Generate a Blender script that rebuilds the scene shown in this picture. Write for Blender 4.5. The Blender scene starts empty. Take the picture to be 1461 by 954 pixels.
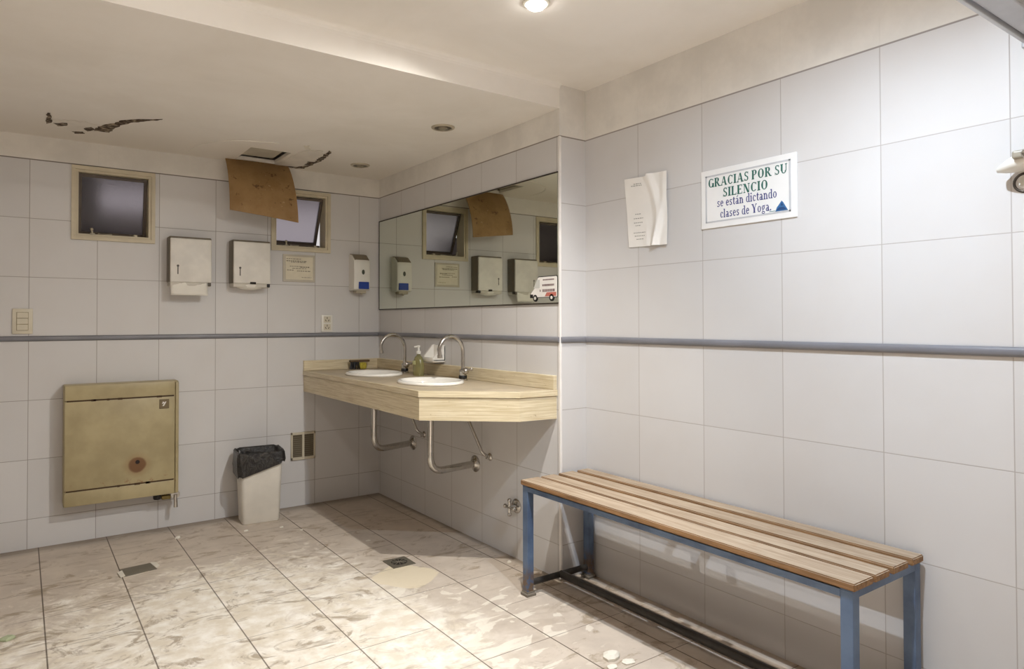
import bpy, bmesh, math, random
from mathutils import Vector, Matrix
R = math.radians
random.seed(7)
scene = bpy.context.scene
COL = scene.collection

# ------------------------------------------------------------------ camera
F_PX, CX, CY = 958.0, 693.43, 444.75
YAW, PITCH, ROLL = 0.6057, 0.0146, -0.0018
cam_d = bpy.data.cameras.new('camera')
cam = bpy.data.objects.new('camera', cam_d)
COL.objects.link(cam)
_f = Vector((math.sin(YAW) * math.cos(PITCH), math.cos(YAW) * math.cos(PITCH), math.sin(PITCH)))
_r = Vector((math.cos(YAW), -math.sin(YAW), 0))
_u = _r.cross(_f)
_r2 = math.cos(ROLL) * _r + math.sin(ROLL) * _u
_u2 = -math.sin(ROLL) * _r + math.cos(ROLL) * _u
M = Matrix((( _r2.x, _u2.x, -_f.x), (_r2.y, _u2.y, -_f.y), (_r2.z, _u2.z, -_f.z))).to_4x4()
M.translation = Vector((-2.0422, -4.2572, 1.1817))
cam.matrix_world = M
cam_d.sensor_fit = 'HORIZONTAL'
cam_d.sensor_width = 36.0
cam_d.lens = F_PX / 1461 * 36.0
cam_d.shift_x = (730.5 - CX) / 1461
cam_d.shift_y = (CY - 477.0) / 1461
cam_d.clip_start = 0.02
scene.camera = cam

# ------------------------------------------------------------------ world, exposure, lamp settings
scene.view_settings.view_transform = 'Standard'
scene.view_settings.look = 'None'
scene.view_settings.gamma = 1.0
scene.view_settings.exposure = 0.22
scene.view_settings.use_curve_mapping = False
scene.cycles.use_denoising = True
scene.cycles.max_bounces = 10
scene.cycles.diffuse_bounces = 6
world = bpy.data.worlds.new('world')
scene.world = world
world.use_nodes = True
world.node_tree.nodes['Background'].inputs[0].default_value = (0.80, 0.765, 0.765, 1)
world.node_tree.nodes['Background'].inputs[1].default_value = 0.72
# gimbal downlights:   x, y, z, watts, colour, cone, blend, point on the floor each is aimed at
LAMPS = [(-0.593, -2.471, 2.262, 136, (1.0, 0.97, 0.92), 130, 1.0, (-1.28, -1.60)),
         (-0.66, -3.46, 2.262, 122, (0.76, 0.87, 1.0), 158, 1.0, (-0.42, -3.12)),
         (-1.75, -3.3, 2.262, 22, (1.0, 0.97, 0.93), 150, 0.8, (-1.9, -1.2)),
         (-1.95, -4.7, 2.262, 590, (0.99, 0.98, 0.965), 74, 0.5, (-1.95, -4.7))]  # last lamp is unseen, added to bounce light up to the ceiling

# ------------------------------------------------------------------ node helpers
def srgb(r, g, b):
    f = lambda c: (c / 255 / 12.92) if c / 255 <= 0.04045 else ((c / 255 + 0.055) / 1.055) ** 2.4
    return (f(r), f(g), f(b), 1)

class NT:
    def __init__(s, name):
        s.m = bpy.data.materials.new(name); s.m.use_nodes = True
        s.t = s.m.node_tree; s.b = s.t.nodes['Principled BSDF']
        s.co = None
    def n(s, typ, **kw):
        x = s.t.nodes.new(typ)
        for k, v in kw.items(): setattr(x, k, v)
        return x
    def put(s, inp, v):
        if hasattr(v, 'is_linked') or hasattr(v, 'links'): s.t.links.new(v, inp)
        else: inp.default_value = v
    def math(s, op, a, b=None, c=None):
        x = s.n('ShaderNodeMath', operation=op)
        s.put(x.inputs[0], a)
        if b is not None: s.put(x.inputs[1], b)
        if c is not None: s.put(x.inputs[2], c)
        return x.outputs[0]
    def coords(s):
        if s.co is None: s.co = s.n('ShaderNodeTexCoord').outputs['Object']
        return s.co
    def xyz(s):
        x = s.n('ShaderNodeSeparateXYZ'); s.put(x.inputs[0], s.coords()); return x.outputs
    def mapped(s, scale=(1, 1, 1), loc=(0, 0, 0), rot=(0, 0, 0)):
        x = s.n('ShaderNodeMapping'); s.put(x.inputs[0], s.coords())
        x.inputs['Scale'].default_value = scale; x.inputs['Location'].default_value = loc; x.inputs['Rotation'].default_value = rot
        return x.outputs[0]
    def noise(s, scale, detail=3, rough=0.55, vec=None, dist=0):
        x = s.n('ShaderNodeTexNoise'); s.put(x.inputs['Vector'], vec if vec is not None else s.coords())
        x.inputs['Scale'].default_value = scale; x.inputs['Detail'].default_value = detail
        x.inputs['Roughness'].default_value = rough; x.inputs['Distortion'].default_value = dist
        return x.outputs[0]
    def ramp(s, fac, lo, hi, a=0.0, b=1.0):
        x = s.n('ShaderNodeMapRange'); s.put(x.inputs[0], fac)
        x.inputs[1].default_value = lo; x.inputs[2].default_value = hi; x.inputs[3].default_value = a; x.inputs[4].default_value = b
        x.interpolation_type = 'SMOOTHSTEP'
        return x.outputs[0]
    def mix(s, fac, a, b):
        x = s.n('ShaderNodeMix', data_type='RGBA')
        s.put(x.inputs[0], fac); s.put(x.inputs[6], a); s.put(x.inputs[7], b)
        return x.outputs[2]
    def bump(s, h, strength=0.3, dist=0.002):
        x = s.n('ShaderNodeBump'); x.inputs['Strength'].default_value = strength; x.inputs['Distance'].default_value = dist
        s.put(x.inputs['Height'], h); s.put(s.b.inputs['Normal'], x.outputs[0])
    def set(s, **kw):
        for k, v in kw.items():
            s.put(s.b.inputs[k.replace('_', ' ')], v)
        return s

def plain(name, col, rough=0.5, metal=0.0, vary=0.06, scale=9, bump=0.0, **kw):
    """a flat colour with gentle procedural variation"""
    N = NT(name)
    n = N.noise(scale, 4)
    dark = tuple(c * (1 - vary * 2.2) for c in col[:3]) + (1,)
    N.set(Base_Color=N.mix(N.ramp(n, .3, .7), dark, col), Roughness=rough, Metallic=metal, **kw)
    if bump: N.bump(n, bump, .003)
    return N.m

def tile_mat(name, axis, off, pitch, tile, grout, plaster):
    N = NT(name)
    x, y, z = N.xyz()
    u = x if axis == 'x' else y
    up = N.math('DIVIDE', N.math('SUBTRACT', u, off), pitch)
    hi = N.math('GREATER_THAN', z, 1.097)
    zz = N.math('SUBTRACT', z, N.math('MULTIPLY', hi, 0.0259))
    zp = N.math('DIVIDE', N.math('SUBTRACT', zz, 0.1539), 0.31)
    def dist(v, p):
        return N.math('MULTIPLY', N.math('ABSOLUTE', N.math('SUBTRACT', N.math('FRACT', N.math('ADD', v, 0.5)), 0.5)), p)
    du, dz = dist(up, pitch), dist(zp, 0.31)
    d = N.math('MINIMUM', du, dz)
    line = N.ramp(d, 0.0006, 0.0020, .8, 0)
    tiled = N.math('LESS_THAN', z, 2.042)
    edge = N.ramp(N.math('ABSOLUTE', N.math('SUBTRACT', z, 2.041)), 0.0015, 0.004, 1, 0)
    c = N.n('ShaderNodeCombineXYZ')
    N.put(c.inputs[0], N.math('FLOOR', up)); N.put(c.inputs[1], N.math('FLOOR', zp))
    w = N.n('ShaderNodeTexWhiteNoise'); N.put(w.inputs['Vector'], c.outputs[0])
    t2 = tuple(v * 0.93 for v in tile[:3]) + (1,)
    tcol = N.mix(w.outputs[0], t2, tile)
    cloud = N.noise(3.2, 3)
    tcol = N.mix(N.ramp(cloud, .35, .75, 0, .35), tcol, tuple(v * k for v, k in zip(tile[:3], (.90, .87, .84))) + (1,))
    tcol = N.mix(line, tcol, grout)
    # plaster frieze above the tiles
    pl = N.mix(N.ramp(N.noise(4.0, 5, .65), .35, .7), tuple(v * .88 for v in plaster[:3]) + (1,), plaster)
    col = N.mix(tiled, pl, tcol)
    col = N.mix(edge, col, tuple(v * .8 for v in grout[:3]) + (1,))
    # faint woven texture of the glazed face
    st = N.noise(55, 2, .5, vec=N.mapped((1, 1, .35)))
    h = N.math('SUBTRACT', N.math('MULTIPLY', st, 0.10), N.math('MULTIPLY', line, 1.0))
    N.bump(N.math('ADD', h, N.math('MULTIPLY', cloud, .5)), 0.28, 0.0025)
    rough = N.math('ADD', N.math('MULTIPLY', tiled, -0.42), 0.80)
    N.set(Base_Color=col, Roughness=N.math('ADD', rough, N.math('MULTIPLY', line, .3)))
    N.b.inputs['Specular IOR Level'].default_value = 0.42
    return N.m

TILE = srgb(212, 210, 209); GROUT = srgb(128, 119, 110); PLASTER = srgb(234, 230, 223)
m_back = tile_mat('glazed_tile_back', 'x', -0.1477, 0.3102, TILE, GROUT, PLASTER)
m_alcove = tile_mat('glazed_tile_alcove', 'y', -1.268, 0.3102, TILE, srgb(152, 143, 134), PLASTER)
m_right = tile_mat('glazed_tile_right', 'y', -1.908 - 0.331, 0.3342, TILE, srgb(168, 160, 155), PLASTER)

def floor_mat():
    N = NT('dusty_floor_tile')
    x, y, z = N.xyz()
    def dist(v, off, p):
        q = N.math('DIVIDE', N.math('SUBTRACT', v, off), p)
        return N.math('MULTIPLY', N.math('ABSOLUTE', N.math('SUBTRACT', N.math('FRACT', N.math('ADD', q, 0.5)), 0.5)), p), N.math('FLOOR', q)
    dx, ix = dist(x, -0.715, 0.311); dy, iy = dist(y, -1.3445, 0.3225)
    lx = N.ramp(dx, 0.0014, 0.0034, .95, 0)
    ly = N.math('MULTIPLY', N.ramp(dy, 0.0010, 0.0026, .8, 0), N.ramp(N.noise(2.2, 2), .38, .56))
    line = N.math('MAXIMUM', lx, ly)
    base = N.mix(N.ramp(N.noise(6, 5, .6), .3, .7), srgb(190, 177, 163), srgb(204, 191, 176))
    # trodden plaster dust: streaky, thick in the middle of the room
    vec = N.mapped((1.0, 1.45, 1), rot=(0, 0, R(35)))
    p1 = N.noise(5.0, 9, .66, vec=vec, dist=2.4)
    p2 = N.noise(2.1, 4, .55, dist=.6)
    vx = N.math('DIVIDE', N.math('ADD', x, 1.30), 1.45)
    vy = N.math('DIVIDE', N.math('ADD', y, 1.85), 1.5)
    rad = N.math('SQRT', N.math('ADD', N.math('MULTIPLY', vx, vx), N.math('MULTIPLY', vy, vy)))
    area = N.ramp(rad, .30, 1.15, 1, 0)
    amt = N.math('ADD', N.math('MULTIPLY', p1, .9), N.math('ADD', N.math('MULTIPLY', p2, .3), N.math('MULTIPLY', area, .36)))
    dust = N.ramp(amt, .70, .96)
    dust = N.math('MULTIPLY', dust, N.ramp(N.math('ADD', x, N.math('MULTIPLY', N.math('SUBTRACT', p2, .5), .8)), -.85, -.45, 1, .12))
    powder = N.mix(N.ramp(N.noise(12, 5, .6), .35, .7), srgb(222, 211, 192), srgb(246, 241, 231))
    c = N.mix(N.math('MULTIPLY', dust, .95), base, powder)
    # spilt plaster smears with hard edges near the bench
    sx = N.math('DIVIDE', N.math('ADD', x, .58), .50); sy = N.math('DIVIDE', N.math('ADD', y, 2.05), .50)
    sr = N.math('SQRT', N.math('ADD', N.math('MULTIPLY', sx, sx), N.math('MULTIPLY', sy, sy)))
    sm = N.noise(4.2, 6, .5, vec=N.mapped((1.0, 2.0, 1), loc=(2, 5, 0), rot=(0, 0, R(-38))), dist=1.9)
    spill = N.math('MULTIPLY', N.ramp(N.math('SUBTRACT', sm, N.math('MULTIPLY', sr, .09)), .495, .54), N.ramp(sr, .85, 1.15, 1, 0))
    c = N.mix(N.math('MULTIPLY', spill, .65), c, srgb(236, 229, 214))
    # scuffs and brown smears between the dusty streaks
    sc = N.noise(5.5, 9, .70, vec=N.mapped((.85, 1.5, 1), loc=(3, 1, 0), rot=(0, 0, R(32))), dist=1.8)
    smear = N.math('MULTIPLY', N.ramp(sc, .52, .64), N.ramp(rad, .8, 1.5, .75, .3))
    smear = N.math('MULTIPLY', smear, N.ramp(sr, .6, 1.0, .25, 1))
    c = N.mix(smear, c, srgb(150, 132, 108))
    fine = N.noise(38, 4, .7)
    c = N.mix(N.ramp(fine, .66, .76, 0, .5), c, srgb(112, 98, 80))
    # sand coloured patch by the drain
    qx = N.math('DIVIDE', N.math('SUBTRACT', N.math('ADD', x, N.math('MULTIPLY', y, .7)), -1.585), .16)
    qy = N.math('DIVIDE', N.math('SUBTRACT', N.math('SUBTRACT', y, N.math('MULTIPLY', x, .7)), -1.065), .17)
    pr = N.math('ADD', N.math('POWER', N.math('ABSOLUTE', qx), 4), N.math('POWER', N.math('ABSOLUTE', qy), 4))
    pr = N.math('ADD', pr, N.math('MULTIPLY', N.math('SUBTRACT', p1, .5), 1.2))
    c = N.mix(N.ramp(pr, .7, 1.1, .85, 0), c, srgb(226, 213, 186))
    # darker brown along the foot of the back and alcove walls
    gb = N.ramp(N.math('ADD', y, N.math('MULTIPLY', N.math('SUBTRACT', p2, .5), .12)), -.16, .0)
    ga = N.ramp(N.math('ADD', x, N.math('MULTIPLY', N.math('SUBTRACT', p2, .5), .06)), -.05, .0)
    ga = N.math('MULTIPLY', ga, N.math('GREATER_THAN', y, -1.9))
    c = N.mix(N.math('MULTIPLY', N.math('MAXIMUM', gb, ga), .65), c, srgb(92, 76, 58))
    c = N.mix(N.math('MULTIPLY', line, N.ramp(dust, .2, 1, 1, .85)), c, srgb(92, 78, 64))
    N.set(Base_Color=c, Roughness=N.ramp(dust, 0, 1, .5, .85))
    N.bump(N.math('SUBTRACT', N.math('MULTIPLY', dust, .5), line), .3, .002)
    return N.m
m_floor = floor_mat()

def ceil_mat():
    N = NT('painted_plaster_ceiling')
    n = N.noise(1.6, 5, .6, dist=.4)
    c = N.mix(N.ramp(n, .3, .7), srgb(234, 229, 221), srgb(243, 239, 233))
    x, y, z = N.xyz()
    # browner towards the back of the lowered ceiling
    back_tint = N.math('MULTIPLY', N.ramp(N.math('ADD', y, N.math('MULTIPLY', N.math('SUBTRACT', n, .5), 1.0)), -.75, -.1), .45)
    c = N.mix(back_tint, c, srgb(214, 204, 188))
    N.set(Base_Color=c, Roughness=.85)
    N.bump(N.noise(5, 5, .6), .22, .004)
    return N.m
m_ceil = ceil_mat()

# ------------------------------------------------------------------ mesh helpers
class MB:
    def __init__(s): s.bm = bmesh.new()
    def box(s, x0, x1, y0, y1, z0, z1, bevel=0, seg=2):
        t = bmesh.new()
        bmesh.ops.create_cube(t, size=1)
        for v in t.verts:
            v.co = Vector(((x0 + x1) / 2 + v.co.x * (x1 - x0), (y0 + y1) / 2 + v.co.y * (y1 - y0), (z0 + z1) / 2 + v.co.z * (z1 - z0)))
        if bevel:
            bmesh.ops.bevel(t, geom=t.edges[:], offset=bevel, segments=seg, profile=.5, affect='EDGES')
        s.join(t); return s
    def join(s, t, mat=None):
        if mat is not None: bmesh.ops.transform(t, matrix=mat, verts=t.verts)
        me = bpy.data.meshes.new('tmp'); t.to_mesh(me); t.free()
        s.bm.from_mesh(me); bpy.data.meshes.remove(me)
    def rings(s, rings, cap0=True, cap1=True, close=False):
        """loft a list of rings (equal length lists of points)"""
        vs = [[s.bm.verts.new(p) for p in r] for r in rings]
        n = len(vs[0])
        pairs = list(zip(vs, vs[1:])) + ([(vs[-1], vs[0])] if close else [])
        for a, b in pairs:
            for i in range(n):
                j = (i + 1) % n
                s.bm.faces.new((a[i], a[j], b[j], b[i]))
        if not close:
            if cap0: s.bm.faces.new(list(reversed(vs[0])))
            if cap1: s.bm.faces.new(vs[-1])
        return s
    def tube(s, pts, r, n=12, caps=True):
        pts = [Vector(p) for p in pts]
        rs = r if isinstance(r, (list, tuple)) else [r] * len(pts)
        rings = []; up = None
        for i, p in enumerate(pts):
            d = ((pts[min(i + 1, len(pts) - 1)] - p).normalized() + (p - pts[max(i - 1, 0)]).normalized()).normalized()
            if up is None:
                up = d.orthogonal().normalized()
            up = (up - d * up.dot(d)).normalized()
            w = d.cross(up)
            rings.append([p + (up * math.cos(2 * math.pi * k / n) + w * math.sin(2 * math.pi * k / n)) * rs[i] for k in range(n)])
        s.rings(rings, caps, caps); return s
    def lathe(s, prof, origin=(0, 0, 0), axis='z', n=28, sx=1, sy=1):
        o = Vector(origin); rings = []
        for r, h in prof:
            ring = []
            for k in range(n):
                a = 2 * math.pi * k / n
                c, d = r * math.cos(a) * sx, r * math.sin(a) * sy
                v = {'z': (c, d, h), 'x': (h, c, d), 'y': (d, h, c)}[axis]
                ring.append(o + Vector(v))
            rings.append(ring)
        s.rings(rings); return s
    def prism(s, poly, z0, z1):
        a = [s.bm.verts.new((p[0], p[1], z0)) for p in poly]; b = [s.bm.verts.new((p[0], p[1], z1)) for p in poly]
        n = len(poly)
        for i in range(n): s.bm.faces.new((a[i], a[(i + 1) % n], b[(i + 1) % n], b[i]))
        s.bm.faces.new(list(reversed(a))); s.bm.faces.new(b); return s
    def poly3(s, pts, nrm, th):
        """a flat polygon given thickness th along nrm"""
        nv = Vector(nrm) * th
        a = [s.bm.verts.new(Vector(p)) for p in pts]; b = [s.bm.verts.new(Vector(p) + nv) for p in pts]
        n = len(pts)
        for i in range(n): s.bm.faces.new((a[i], a[(i + 1) % n], b[(i + 1) % n], b[i]))
        s.bm.faces.new(list(reversed(a))); s.bm.faces.new(b); return s
    def grid(s, rows):
        vs = [[s.bm.verts.new(p) for p in r] for r in rows]
        for a, b in zip(vs, vs[1:]):
            for i in range(len(a) - 1): s.bm.faces.new((a[i], a[i + 1], b[i + 1], b[i]))
        return s
    def sphere(s, c, r, sx=1, sy=1, sz=1, u=20, v=12):
        t = bmesh.new(); bmesh.ops.create_uvsphere(t, u_segments=u, v_segments=v, radius=r)
        s.join(t, Matrix.Translation(c) @ Matrix.Diagonal((sx, sy, sz, 1))); return s

def thicken(mb, th):
    mb.bm.normal_update()
    bmesh.ops.solidify(mb.bm, geom=mb.bm.faces[:], thickness=th)

def wloc(o):
    v = Vector((0, 0, 0))
    while o: v += o.location; o = o.parent
    return v

def obj(name, mb, mat, parent=None, smooth=False, loc=None, mats=None):
    """link one mesh object; the builder's points are in world space"""
    bm = mb.bm
    bmesh.ops.recalc_face_normals(bm, faces=bm.faces[:])
    base = wloc(parent) if parent else Vector((0, 0, 0))
    if loc is not None and not parent: base = Vector(loc)
    bmesh.ops.translate(bm, vec=-base, verts=bm.verts)
    me = bpy.data.meshes.new(name); bm.to_mesh(me); bm.free()
    me.materials.append(mat)
    for m_ in (mats or []): me.materials.append(m_)
    if smooth:
        for p in me.polygons: p.use_smooth = True
        if smooth != 'all':
            try: me.set_sharp_from_angle(angle=R(38))
            except Exception: pass
    o = bpy.data.objects.new(name, me); COL.objects.link(o)
    if parent: o.parent = parent
    elif loc is not None: o.location = loc
    return o

def tag(o, label, cat, group=None):
    o['label'] = label; o['category'] = cat
    if group: o['group'] = group
    return o
def thing(name, label, cat, loc, group=None):
    o = bpy.data.objects.new(name, None); COL.objects.link(o)
    o.location = loc; o.empty_display_size = .05
    return tag(o, label, cat, group)
def struct(name, mb, mat, **kw):
    o = obj(name, mb, mat, **kw)
    if not kw.get('parent'): o['kind'] = 'structure'
    return o

def arc_path(pts, rad, n=7):
    """polyline with rounded corners"""
    pts = [Vector(p) for p in pts]; out = [pts[0]]
    for i in range(1, len(pts) - 1):
        p, a, b = pts[i], pts[i - 1], pts[i + 1]
        da, db = (a - p).normalized(), (b - p).normalized()
        r = min(rad, (a - p).length * .49, (b - p).length * .49)
        s, e = p + da * r, p + db * r
        for k in range(n + 1):
            t = k / n
            out.append((1 - t) ** 2 * s + 2 * t * (1 - t) * p + t * t * e)
    out.append(pts[-1]); return out

# ------------------------------------------------------------------ shared materials
m_white = plain('white_paint', srgb(226, 222, 214), .42)
m_plastic = plain('white_plastic', srgb(228, 225, 217), .38, vary=.03)
m_ceramic = plain('white_ceramic', srgb(236, 232, 224), .12, vary=.02)
m_chrome = plain('worn_chrome', srgb(200, 196, 190), .18, 1.0, vary=.08, scale=30)
m_dark = plain('dark_recess', srgb(34, 28, 24), .8)
m_black = plain('black_plastic', srgb(24, 22, 22), .45)
m_cream = plain('cream_frame', srgb(206, 195, 170), .45)
m_ivory = plain('ivory_plastic', srgb(216, 208, 188), .4)
m_trim = plain('blue_grey_trim', srgb(128, 128, 134), .35, vary=.08, scale=5)
m_grey = plain('grey_ink', srgb(140, 138, 130), .7)
m_paper = plain('paper', srgb(232, 228, 218), .7, vary=.03)

# ================================================================== ROOM SHELL
XL, XR, YF, L = -3.5, 0.162, -6.2, -1.908
ZL, ZU = 2.168, 2.278
W1 = (-1.823, -1.412, 1.632, 2.036); W2 = (-0.747, -0.355, 1.637, 2.033)
mb = MB()                                             # back wall with two window openings
xs = [XL - .15, W1[0], W1[1], W2[0], W2[1], .5]
for i in range(5):
    a, b = xs[i], xs[i + 1]
    if i in (1, 3):
        w = W1 if i == 1 else W2
        mb.box(a, b, 0, .15, -.1, w[2]); mb.box(a, b, 0, .15, w[3], 2.5)
    else: mb.box(a, b, 0, .15, -.1, 2.5)
struct('wall_back', mb, m_back)
struct('wall_alcove', MB().box(0, .5, L, 0, -.1, 2.5), m_alcove)
struct('wall_right', MB().box(XR, .5, YF - .15, L, -.1, 2.5), m_right)
struct('wall_left', MB().box(XL - .15, XL, YF - .15, 0, -.1, 2.5), m_alcove)
struct('wall_front', MB().box(XL, XR, YF - .15, YF, -.1, 2.5), m_back)
struct('floor', MB().box(XL - .15, .5, YF - .15, .15, -.1, 0), m_floor)
H = (-0.982, -0.752, -0.40, -0.085)                   # hatch opening in the lowered ceiling
mb = MB()
LB = L + .04
mb.box(XL, H[0], LB, 0, ZL, ZL + .02); mb.box(H[1], 0, LB, 0, ZL, ZL + .02)
mb.box(H[0], H[1], LB, H[2], ZL, ZL + .02); mb.box(H[0], H[1], H[3], 0, ZL, ZL + .02)
mb.box(XL, 0, LB, 0, 2.42, 2.5)
# soffit drop with a softened upper edge, then the higher ceiling
prof = [(L, ZL), (L, ZU - .028)] + [(L - .028 * (1 - math.cos(R(a))), ZU - .028 + .028 * math.sin(R(a))) for a in (22, 45, 68, 90)]
prof += [(L - .028, 2.5), (LB, 2.5), (LB, ZL)]
n = len(prof)
A = [mb.bm.verts.new((XL, p[0], p[1])) for p in prof]; B = [mb.bm.verts.new((0, p[0], p[1])) for p in prof]
for i in range(n): mb.bm.faces.new((A[i], A[(i + 1) % n], B[(i + 1) % n], B[i]))
mb.bm.faces.new(A); mb.bm.faces.new(list(reversed(B)))
mb.box(XL, XR, YF, L - .028, ZU, 2.5); mb.box(0, XR, L - .028, L, ZU, 2.5)
struct('ceiling', mb, m_ceil)

def half_round(mb, p0, p1, nrm, z0, z1, dep):
    nrm = Vector(nrm); rings = []
    for p in (p0, p1):
        p = Vector((p[0], p[1], 0)); ring = []
        for k in range(9):
            a = math.pi * k / 8
            ring.append(p + nrm * (dep * math.sin(a) ** .6 if 0 < k < 8 else 0) + Vector((0, 0, (z0 + z1) / 2 - math.cos(a) * (z1 - z0) / 2)))
        rings.append(ring)
    mb.rings(rings)
for i, (p0, p1, nv) in enumerate([((XL, 0), (0, 0), (0, -1, 0)), ((0, 0), (0, L), (-1, 0, 0)), ((0, L), (XR, L), (0, -1, 0)), ((XR, L), (XR, YF), (-1, 0, 0))]):
    mb = MB(); half_round(mb, p0, p1, nv, 1.084, 1.111, .013)
    struct('trim_%d' % (i + 1), mb, m_trim, smooth=True)
struct('trim_5', MB().box(-.004, .008, L - .005, L + .008, 0, 2.04, .003), plain('white_corner_bead', srgb(240, 236, 232), .35))

# windows: outer frame, tilted sash with frosted pane, catch
def frosted():
    N = NT('frosted_glass')
    n = N.noise(60, 3, .7)
    N.set(Base_Color=srgb(186, 180, 188), Roughness=.36, Transmission_Weight=1.0)
    N.bump(N.math('ADD', n, N.noise(9, 3)), .5, .004)
    return N.m
m_frost = frosted()
m_sash = plain('brown_sash', srgb(92, 80, 70), .45)
def window(idx, w, ang):
    x0, x1, z0, z1 = w
    root = bpy.data.objects.new('window_%d' % idx, None); COL.objects.link(root)
    root.location = ((x0 + x1) / 2, 0, z0); root['kind'] = 'structure'
    mb = MB()
    def ring(a, b, y0, y1):                            # rectangular ring inset a..b
        mb.box(x0 + a, x1 - a, y0, y1, z0 + a, z0 + b, .001); mb.box(x0 + a, x1 - a, y0, y1, z1 - b, z1 - a, .001)
        mb.box(x0 + a, x0 + b, y0, y1, z0 + b, z1 - b, .001); mb.box(x1 - b, x1 - a, y0, y1, z0 + b, z1 - b, .001)
    ring(0, .020, -.012, .03); ring(.014, .034, -.004, .10)
    obj('window_frame', mb, m_cream, root)
    obj('outer_sill', MB().box(x0 + .034, x1 - .034, .10, .15, z0 + .012, z0 + .058, .002), m_sash, root)
    i0, i1, k0, k1 = x0 + .036, x1 - .036, z0 + .036, z1 - .036
    piv = Vector((0, .035, k1))
    rot = Matrix.Translation(piv) @ Matrix.Rotation(R(ang), 4, 'X') @ Matrix.Translation(-piv)
    mb = MB(); y0, y1, s = .03, .055, .016
    mb.box(i0, i1, y0, y1, k0, k0 + s); mb.box(i0, i1, y0, y1, k1 - s, k1)
    mb.box(i0, i0 + s, y0, y1, k0 + s, k1 - s); mb.box(i1 - s, i1, y0, y1, k0 + s, k1 - s)
    bmesh.ops.transform(mb.bm, matrix=rot, verts=mb.bm.verts)
    sash = obj('sash', mb, m_sash, root)
    mb = MB().box(i0 + s - .002, i1 - s + .002, .040, .046, k0 + s - .002, k1 - s + .002)
    bmesh.ops.transform(mb.bm, matrix=rot, verts=mb.bm.verts)
    obj('frosted_pane', mb, m_frost, sash)
    mb = MB(); cx = x0 + .10
    mb.box(cx - .012, cx + .012, -.004, .03, z0 + .028, z0 + .040, .002)
    mb.tube([(cx, .0, z0 + .036), (cx - .004, -.004, z0 + .056)], .006); mb.sphere((cx - .004, -.004, z0 + .060), .009)
    mb.tube(arc_path([(cx + .03, .012, z0 + .040), (cx + .05, .05, z0 + .042), (cx + .10, .06, z0 + .044)], .02), .004)
    obj('catch', mb, plain('cast_catch', srgb(176, 168, 150), .4, .6), root, smooth=True)
    mb = MB(); cx = x1 - .10
    mb.box(cx - .010, cx + .010, -.002, .02, z0 + .028, z0 + .046, .003)
    obj('stay', mb, plain('cast_stay', srgb(170, 160, 140), .4, .5), root, smooth=True)
window(1, W1, 11); window(2, W2, 24)
# light well outside the windows
N = NT('light_well_render')
N.set(Base_Color=N.mix(N.ramp(N.noise(3, 4), .35, .65), srgb(112, 102, 104), srgb(138, 128, 130)), Roughness=.9)
mb = MB().box(-2.9, -1.0, .72, .95, 0, 1.915).box(-3.1, -1.655, .40, .72, 0, 2.9).box(-2.9, -.1, .55, .95, 2.10, 2.9).box(-1.0, .2, .55, .95, 2.28, 2.9).box(-1.0, .2, .95, 1.05, 0, 1.45)
struct('wall_outside', mb, N.m)

# ================================================================== BENCH
def wood_mat():
    N = NT('weathered_slat_wood')
    g = N.noise(4, 6, .6, vec=N.mapped((22, 1.2, 22)), dist=.5)
    wood = N.mix(N.ramp(g, .3, .7), srgb(118, 86, 54), srgb(160, 122, 82))
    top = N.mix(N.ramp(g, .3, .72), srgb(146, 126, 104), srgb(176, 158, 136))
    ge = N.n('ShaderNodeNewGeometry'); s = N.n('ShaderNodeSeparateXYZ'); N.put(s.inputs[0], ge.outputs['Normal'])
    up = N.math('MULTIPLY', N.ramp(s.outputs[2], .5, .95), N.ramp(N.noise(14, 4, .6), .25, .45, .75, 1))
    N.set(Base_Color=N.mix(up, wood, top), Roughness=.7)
    N.bump(g, .25, .002)
    return N.m
def blue_mat():
    N = NT('chipped_blue_paint')
    n = N.noise(7, 4, .6)
    c = N.mix(N.ramp(n, .3, .7), srgb(70, 88, 116), srgb(98, 118, 146))
    x, y, z = N.xyz()
    rust = N.math('MULTIPLY', N.ramp(z, .05, .16, 1, 0), N.ramp(N.noise(26, 4, .7), .38, .55))
    c = N.mix(rust, c, srgb(104, 84, 66))
    N.set(Base_Color=c, Roughness=.42); return N.m
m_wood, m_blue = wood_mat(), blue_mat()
BX0, BX1, BY0, BY1 = -.252, .146, -1.932, -3.357
bench = thing('bench', 'long slatted wooden bench on a blue steel frame against the white tiled wall', 'bench', (-.05, -2.64, 0))
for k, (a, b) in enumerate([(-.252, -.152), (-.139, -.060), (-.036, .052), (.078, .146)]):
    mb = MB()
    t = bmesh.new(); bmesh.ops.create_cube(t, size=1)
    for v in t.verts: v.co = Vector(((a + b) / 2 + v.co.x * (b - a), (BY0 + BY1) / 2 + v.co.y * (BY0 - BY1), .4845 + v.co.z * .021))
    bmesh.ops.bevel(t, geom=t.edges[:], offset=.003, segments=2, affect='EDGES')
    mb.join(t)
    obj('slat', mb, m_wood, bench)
fx0, fx1, fy0, fy1 = BX0 + .006, BX1 - .003, BY0 - .008, BY1 + .008
legs = [(fx0, fy0 - .034), (fx1 - .034, fy0 - .034), (fx0, fy1), (fx1 - .034, fy1)]
def cap_mat(): return plain('worn_rubber_foot', srgb(120, 112, 100), .7)
m_foot = cap_mat()
for (lx, ly) in legs:
    leg = obj('leg', MB().box(lx, lx + .034, ly, ly + .034, .012, .470, .002), m_blue, bench)
    cx, cy = lx + .017, ly + .017
    rg = lambda h, z: [(cx - h, cy - h, z), (cx + h, cy - h, z), (cx + h, cy + h, z), (cx - h, cy + h, z)]
    obj('foot_cap', MB().rings([rg(.024, 0), rg(.024, .010), rg(.020, .014), rg(.020, .02)]), m_foot, leg)
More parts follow.
